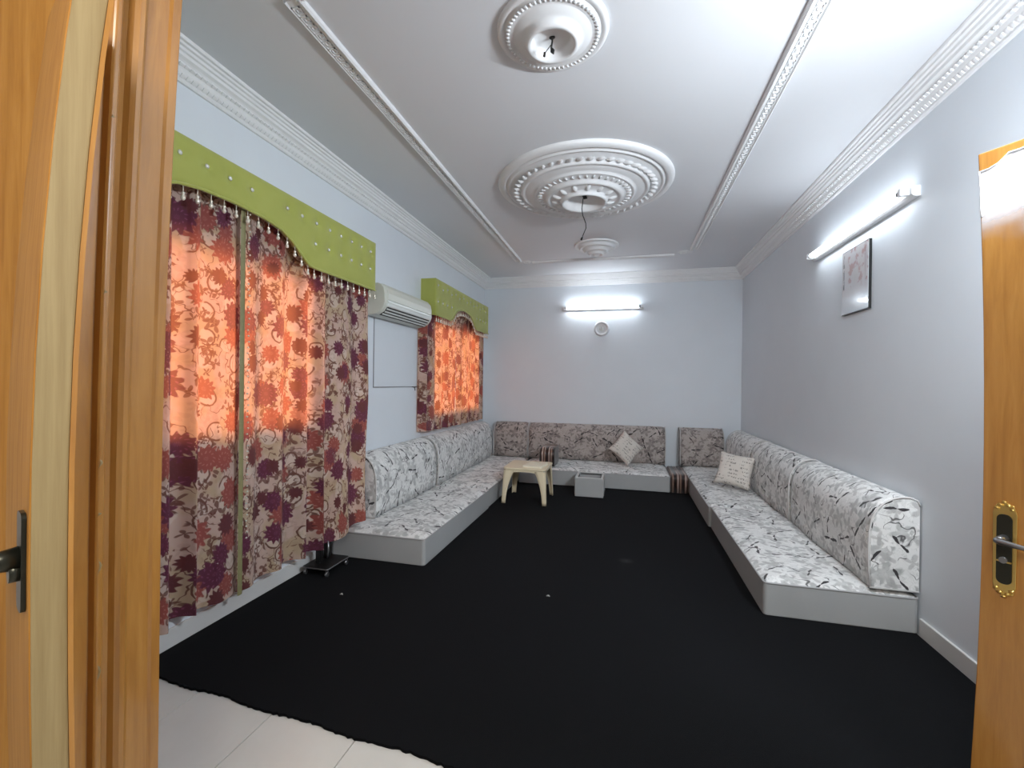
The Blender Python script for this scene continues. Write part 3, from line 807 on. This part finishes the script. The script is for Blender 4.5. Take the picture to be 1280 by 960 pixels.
# striped arm blocks
def striped(label, x0, x1, y0, y1, z0, z1, r):
    t = thing('striped_armrest', label, 'armrest', ((x0+x1)/2, (y0+y1)/2, z0))
    pr = []
    h = z1-z0; dd = y1-y0
    for k in range(7):
        a = pi/2*k/6; pr.append((-dd/2+r-r*cos(a), h-r+r*sin(a)))
    pr = [(-dd/2, 0)] + pr + [(dd/2, h*.97), (dd/2, 0)]
    n = len(pr); NX = 36; mb = MB(); w = x1-x0
    for i in range(NX+1):
        u = i/NX; rib = .006*abs(sin(u*pi*4.5)) ; e = min(u,1-u)*w; k = 1-.06*exp(-e/.01)
        for p in pr: mb.v.append(((u-.5)*w, p[0]*k+(-rib if p[0] < 0 else 0), max(0, p[1]*k+(rib if p[1] > .02 else 0)-.006)))
    for i in range(NX):
        for j in range(n):
            q = (j+1) % n; a = i*n+j; b = i*n+q
            mb.face((a,b,b+n,a+n), [(x0+i/NX*w, 0),(x0+i/NX*w, 1),(x0+(i+1)/NX*w, 1),(x0+(i+1)/NX*w, 0)], True)
    mb.face(range(n)); mb.face([NX*n+j for j in range(n)])
    mb.build('block', stripe_m, t)
    return t
striped('brown striped block filling the gap between back and right seats', 2.772, 2.978, 5.95, 6.62, .012, .238, .06)
striped('brown striped armrest standing on the seat behind the table', 1.085, 1.290, 6.02, 6.44, .242, .49, .10)

# cushions
def pillow(label, loc, rot, s=.42):
    t = thing('throw_cushion', label, 'cushion', loc)
    t.rotation_euler = rot
    def sh(sgn):
        def fn(u, v):
            a, b = 2*u-1, 2*v-1
            pin = 1-.10*(1-a*a)*abs(b)**2; pin2 = 1-.10*(1-b*b)*abs(a)**2
            th = .065*((1-a**4)*(1-b**4))**.55
            return (a*s/2*pin2, sgn*th, b*s/2*pin)
        return fn
    mb = MB(); uf = lambda u, v: (u*s, v*s)
    mb.grid(sh(-1), 22, 22, uf); mb.grid(sh(1), 22, 22, uf)
    mb.build('cover', script_m, t)
    return t
pillow('script print cushion leaning as a diamond on the back wall seat', (2.225, 6.42, .475), (radians(-24), radians(42), radians(4)), .36)
pillow('script print cushion sitting upright on the right wall seat', (3.365, 5.33, .440), (radians(-22), radians(6), radians(-28)), .37)

# ------------------------------------------------------------------ plastic table
TX0, TX1, TY0, TY1, TZ = .880, 1.370, 4.88, 5.39, .410
t = thing('plastic_table', 'cream moulded plastic side table at the left sofa', 'table', ((TX0+TX1)/2, (TY0+TY1)/2, .012))
a, b = (TX1-TX0)/2, (TY1-TY0)/2
MB().prism(rrect(-a,-b,a,b,.05,6), lambda p, l: (p[0],p[1],l), TZ-.036, TZ-.012).build('table_top', cream_m, t, bevel=.006)
mb = MB()
for s in (-1, 1):     # aprons with arched lower edge
    def ap_(u, v, s=s): return (-a+.03+(2*a-.06)*u, s*(b-.012), TZ-.036 - (1-v)*(.02+.05*abs(2*u-1)**3))
    def ap2(u, v, s=s): return (s*(a-.012), -b+.03+(2*b-.06)*u, TZ-.036 - (1-v)*(.02+.05*abs(2*u-1)**3))
    for f in (ap_, ap2):
        mb.grid(f, 20, 1)
        mb.grid(lambda u, v, f=f: tuple(Vector(f(u, v))*1.0 - Vector((0, s*.008, 0) if f is ap_ else (s*.008, 0, 0))), 20, 1)
mb.build('apron', cream_m, t)
def leg_mb(sx, sy):
    mb = MB(); n = 10
    def wdt(v): return .045 + .075*v**2.2
    for ax in (0, 1):
        def fn(u, v, ax=ax, off=0):
            w = wdt(v); z = v*(TZ-.044)
            cxo = a-.010 + .018*(1-v); cyo = b-.010 + .018*(1-v)
            if ax == 0: return (sx*(cxo-u*w), sy*(cyo-off), z)
            return (sx*(cxo-off), sy*(cyo-u*w), z)
        mb.grid(lambda u, v: fn(u, v), 3, n); mb.grid(lambda u, v: fn(u, v, off=.008), 3, n)
        mb.grid(lambda u, v: fn(1, v, off=.008*u), 1, n); mb.grid(lambda u, v: fn(u, 0, off=.008*v), 3, 1)
    return mb
for sx in (-1, 1):
    for sy in (-1, 1): leg_mb(sx, sy).build('leg', cream_m, t)
mb = MB()
def bk(u, v): return ((u-.5)*.22, (v-.5)*.30, .010 + .006*(2*u-1)**2 + .004*(2*v-1)**2)
mb.grid(bk, 10, 10); mb.grid(lambda u, v: ((u-.5)*.22, (v-.5)*.30, 0), 1, 1)
for k in (0, 1):
    mb.grid(lambda u, v, k=k: ((u-.5)*.22, (k-.5)*.30, v*bk(u, k)[2]), 10, 1); mb.grid(lambda u, v, k=k: ((k-.5)*.22, (u-.5)*.30, v*bk(k, u)[2]), 10, 1)
o = mb.build('booklet', paper_m, loc=(1.215, 5.09, TZ+.0005), rot=(0,0,radians(-6)))
tag(o, 'pale booklet lying on the cream plastic table', 'booklet')

# ------------------------------------------------------------------ grey box
t = thing('storage_box', 'grey upholstered open box on the carpet before the back seat', 'box', (1.800, 5.60, .012))
ox, oy, h, w = .168, .185, .222, .030
mb = MB(); mb.box((-ox,-oy,0),(ox,oy,.02)); mb.box((-ox,-oy,.02),(ox,-oy+w,h)); mb.box((-ox,oy-w,.02),(ox,oy,h))
mb.box((-ox,-oy+w,.02),(-ox+w,oy-w,h)); mb.box((ox-w,-oy+w,.02),(ox,oy-w,h)); mb.build('body', vinyl_m, t, bevel=.006)
p = rrect(-ox+.004,-oy+.004,ox-.004,oy-.004,.01); q = rrect(-ox+w,-oy+w,ox-w,oy-w,.006); n = len(p)
mb = MB(); mb.v = [(x,y,h+.005) for x,y in p]+[(x,y,h+.005) for x,y in q]+[(x,y,h-.002) for x,y in p]+[(x,y,h-.02) for x,y in q]
for i in range(n):
    j = (i+1) % n
    for A, B in ((0,n),(2*n,0),(n,3*n)): mb.face((A+i,A+j,B+j,B+i))
mb.build('rim', simple('pale_vinyl', (.52,.53,.52), .45), t)
MB().box((-ox+w,-oy+w,.021),(ox-w,oy-w,.06)).build('lining', dark_m, t)

# ------------------------------------------------------------------ wheeled stand behind the curtain
t = thing('wheeled_stand', 'black stand with glass base and castors under the curtain hem', 'stand', (.150, 2.80, .012))
MB().prism(rrect(-.10,-.125,.10,.125,.012), lambda p, l: (p[0],p[1],l), .046, .058).build('base_plate', black_m, t)
p = rrect(-.10,-.125,.10,.125,.012); p.append(p[0])
MB().tube([(x,y,.052) for x,y in p], .005, 6, False).build('base_rim', steel_m, t)
for y in (-.03, .055): MB().box((-.055,y-.018,.058),(-.015,y+.018,.20)).build('column', black_m, t, bevel=.004)
MB().tube([(-.008,.02,.07),(.0,.022,.12),(-.006,.025,.19)], .006).build('cable_clip', steel_m, t)
cs = MB().tube([(-.008,0,.016),(.008,0,.016)], .016, 14).box((-.011,-.004,.016),(.011,.004,.046)).mesh('castor', steel_m)
for (x, y) in ((.085,-.11),(.085,.11),(-.085,-.11),(-.085,.11)):
    o = bpy.data.objects.new('castor', cs); COL.objects.link(o); o.parent = t; o.location = (x,y,0)

# ------------------------------------------------------------------ carpet, ragged front edge
random.seed(5)
mb = MB(); NX = 260
fy = [1.597 - .26*(i/NX) + random.uniform(-.004,.004) + .006*sin(i*.21) for i in range(NX+1)]
X0, X1 = .016, W-.016
mb.grid(lambda u, v: (X0+(X1-X0)*u, fy[round(u*NX)] + (D-.01-fy[round(u*NX)])*v, .012), NX, 1, smooth=False)
mb.grid(lambda u, v: (X0+(X1-X0)*u, fy[round(u*NX)] + .004*v, .0005+.0115*v), NX, 1, smooth=False)
mb.v += [(X0,1.60,.0005),(X0,D-.01,.0005),(X0,D-.01,.012),(X0,1.60,.012),(X1,1.345,.0005),(X1,D-.01,.0005),(X1,D-.01,.012),(X1,1.345,.012)]
k = len(mb.v)-8; mb.face((k,k+1,k+2,k+3)); mb.face((k+4,k+7,k+6,k+5))
tag(mb.build('carpet', carpet_m), 'black pile carpet covering the floor up to a ragged front edge', 'carpet')
for (x, y, lb) in ((1.736,2.813,'tiny pale lint speck in the middle of the carpet'), (.482,2.484,'pale lint speck on the carpet near the stand')):
    o = MB().tube([(0,0,0),(.012,.003,.004),(.022,-.004,.001)], [.003,.005,.002], 6).build('lint_speck', lint_m, loc=(x,y,.0155)); tag(o, lb, 'lint')

# ------------------------------------------------------------------ doorway: moulded post, left leaf, right leaf
def lean(o, a): o.rotation_euler[1] = a
# moulded frame post at the left of the doorway
post = thing('door_frame', 'amber wooden moulded door frame post left of the doorway', 'door frame', (1.237, .70, 0))
HP = 2.34
outl = [(1.07,.700),(1.07,.657),(1.131,.657),(1.135,.661),(1.135,.708),(1.149,.710),(1.153,.714),(1.153,.722),(1.149,.727),(1.126,.730),(1.122,.735),(1.122,.745),
        (1.126,.752),(1.136,.758),(1.142,.766),(1.142,.776),(1.136,.784),(1.130,.788),(1.130,.836),(1.134,.842),(1.134,.862),(1.124,.868),(1.052,.868),(1.052,.700)]
outl = [(x-1.268, y-.70) for x, y in outl]
# plan outline: x to the right, y towards the room; extruded upwards, leaning a little like in the photograph
LN = .027
def LQ(l): return LN*(l-.93)*abs(l-.93)*(1 if l > .93 else 0)
MB().sweep(outl, lambda p, l: (p[0]+LQ(l), p[1], l), 0, HP, 16).build('jamb', wood_m, post, bevel=.002)
MB().box((-.19,-.02,HP-.03),(W-1.25-.001,.178,HP-.001)).build('head', wood_m, post)
MB().prism([(2.48,-.03),(W-1.25-.001,-.03),(W-1.25-.001,.19),(2.48,.19)], lambda p, l: (p[0],p[1],l), 0, HP-.03).build('right_jamb', wood_m, post)
for z, dz in ((1.16,.03),(1.06,.012),(.93,.05),(.70,.06),(1.53,.015),(1.90,.012)):      # chipped paint spots along the rebate
    MB().tube([(-.1185+LQ(z), .013, z), (-.116+LQ(z), .016+dz*.05, z+dz*.5), (-.119+LQ(z), .014, z+dz)], [.002,.0035,.0015], 5).build('paint_chip', wood_pale_m, post)

MB().box((-.70,-.006,0),(-.195,0,HP-.001)).build('casing', wood_matt_m, post, bevel=.003)

# left leaf: stands ajar into the corridor, its free edge towards the camera
ang = radians(-22.5); LL = .27
leaf = thing('door_leaf', 'amber door leaf at far left seen edge on with a dark lever', 'door', (1.296, .502, 0), ang)
# local: free edge at x=0, leaf extends to -x; thickness +y
SH = .055
def lf(p, l): return (p[0], p[1]+SH*(l-1.12)**2*(1 if l > 1.12 else .5), l)
MB().sweep([(-LL,0),(0,0),(0,.050),(-LL,.050)], lf, .01, 2.08).build('panel', [wood_matt_m, wood_pale_m], leaf, bevel=.002)
MB().sweep([(0,.002),(.004,.002),(.004,.043),(0,.043)], lf, .012, 2.078).build('edge_lipping', wood_pale_m, leaf)
MB().sweep([(0,.0435),(.007,.0435),(.007,.050),(0,.050)], lf, .012, 2.078).build('edge_bead', wood_m, leaf)
hz = 1.062
def hx(z): return 0.0
MB().prism(rrect(-.065,hz-.085,-.020,hz+.075,.012), lambda p, l: (p[0]+hx(hz), l, p[1]), -.006, 0).build('handle_plate', bronze_m, leaf)
mb = MB().tube([(-.042+hx(hz),-.004,hz),(-.042+hx(hz),-.045,hz)], [.020,.014], 14)
mb.tube([(-.042+hx(hz),-.045,hz),(-.050+hx(hz),-.056,hz),(-.10+hx(hz),-.060,hz+.002),(-.155+hx(hz),-.052,hz-.004)], [.014,.015,.013,.010], 12)
mb.build('lever', bronze_m, leaf)
MB().tube([(-.040+hx(hz),-.004,hz-.020),(-.040+hx(hz),-.018,hz-.020)], .016, 14).build('key_cover', bronze_m, leaf)

# right leaf: opened into the room
hinge = Vector((3.70, .93)); free = Vector((3.205, 1.632)); dv = (free-hinge); Lr = dv.length; ar = math.atan2(dv.y, dv.x)
rl = thing('door_leaf', 'amber door leaf at far right with a long brass handle plate', 'door', (hinge.x, hinge.y, 0), ar)
# local x from hinge to free edge, +y is the side that faces the camera
def SQ(l): return .022*(1-((l-1.1)/.95)**2)
def rf(p, l): return (p[0]-SQ(l)*p[0]/Lr, p[1], l)
MB().sweep([(0,-.042),(Lr,-.042),(Lr,0),(0,0)], rf, .012, 2.05).build('panel', wood_m, rl, bevel=.003)
st = .20
for (a, b, z0, z1) in ((st, Lr-st, 1.22, 1.90), (st, Lr-st, .20, 1.02)):
    mb = MB()
    pts = [(a,z0),(b,z0),(b,z1),(a,z1),(a,z0)]
    for (p, q) in zip(pts, pts[1:]): mb.tube([(p[0], .002, p[1]), (q[0], .002, q[1])], .006, 6)
    mb.build('panel_moulding', wood_m, rl)
# long plate: brass frame with scalloped ends, dark centre, lever, key rose
pz = .905; px = Lr-.072
pl = [(-.022,-.095),(-.022,.095)]
n0 = []
for k in range(9):
    a = pi - pi*k/8; rr = 1.0 + (.18 if k % 2 == 0 else 0)
    n0.append((.024*cos(a)*min(rr,1.05), .100+.030*sin(a)*rr))
outer = [(-.024,-.100)] + n0 + [(.024,-.100)] + [(x, -z) for (x, z) in reversed(n0)][1:-1]
pl_o = MB().prism(outer, lambda p, l: (px+p[0], l, pz+p[1]), 0, .005).build('handle_plate', brass_m, rl, bevel=.0015)
MB().prism(rrect(-.016,-.098,.016,.098,.014), lambda p, l: (px+p[0], l, pz+p[1]), .005, .008).build('plate_inlay', bronze_m, pl_o)
for s in (-1, 1):
    for (x, z) in ((-.016,.112),(.016,.112),(-.008,.122),(.008,.122),(0,.131)):
        MB().tube([(px+x-.005,.006,pz+s*z),(px+x+.005,.006,pz+s*(z+.003))], .0035, 6).build('scallop', brass_m, pl_o)
mb = MB().tube([(px,.006,pz+.030),(px,.045,pz+.030)], [.012,.008], 12)
mb.tube([(px,.045,pz+.030),(px-.010,.052,pz+.029),(px-.06,.054,pz+.027),(px-.11,.048,pz+.030)], [.009,.0085,.0065,.007], 10)
mb.build('lever', steel_m, rl)
MB().tube([(px,.008,pz-.030),(px,.014,pz-.030)], .009, 12).build('key_rose', steel_m, rl)
MB().box((px-.016,.008,pz-.036),(px+.014,.012,pz-.032)).build('key_bar', brass_m, rl)
# glare at the top of the leaf built as a milky sheet fading downwards
def glare():
    t = NT('milky_glare'); sep = t.n('ShaderNodeSeparateXYZ'); t.put(sep.inputs[0], t.obj())
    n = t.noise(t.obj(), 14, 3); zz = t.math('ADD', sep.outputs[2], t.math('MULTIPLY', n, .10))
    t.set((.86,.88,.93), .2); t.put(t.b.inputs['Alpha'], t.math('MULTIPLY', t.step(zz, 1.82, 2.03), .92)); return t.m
glare_m = glare()
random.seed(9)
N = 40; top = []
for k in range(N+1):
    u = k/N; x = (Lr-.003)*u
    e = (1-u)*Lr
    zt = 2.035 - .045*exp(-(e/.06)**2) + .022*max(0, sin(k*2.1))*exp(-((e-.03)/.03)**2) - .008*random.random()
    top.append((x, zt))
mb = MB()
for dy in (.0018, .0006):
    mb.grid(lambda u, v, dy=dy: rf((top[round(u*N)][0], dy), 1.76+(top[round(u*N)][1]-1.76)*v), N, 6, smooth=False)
mb.build('glare_sheet', glare_m, rl)
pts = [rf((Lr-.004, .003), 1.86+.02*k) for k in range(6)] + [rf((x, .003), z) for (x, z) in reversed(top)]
MB().tube(pts, [.0022+.0016*random.random() for _ in pts], 5).build('glare_edge', glare_edge_m, rl)  # bright rim of the glare, modelled as a thin white cord

# things of one kind share a group
for cat, g in {'sofa seat':'floor sofa seats round the walls', 'backrest':'backrest cushions along the walls', 'curtain':'flowered curtains', 'valance':'green valances',
               'ceiling rose':'plaster roses along the ceiling', 'lamp':'tube lamps on the walls', 'cushion':'script print cushions', 'armrest':'brown striped arm blocks',
               'curtain rail':'curtain rails', 'wire':'bare ceiling wires', 'lint':'lint specks on the carpet', 'door':'door leaves'}.items():
    for o in COL.objects:
        if o.get('category') == cat: o['group'] = g
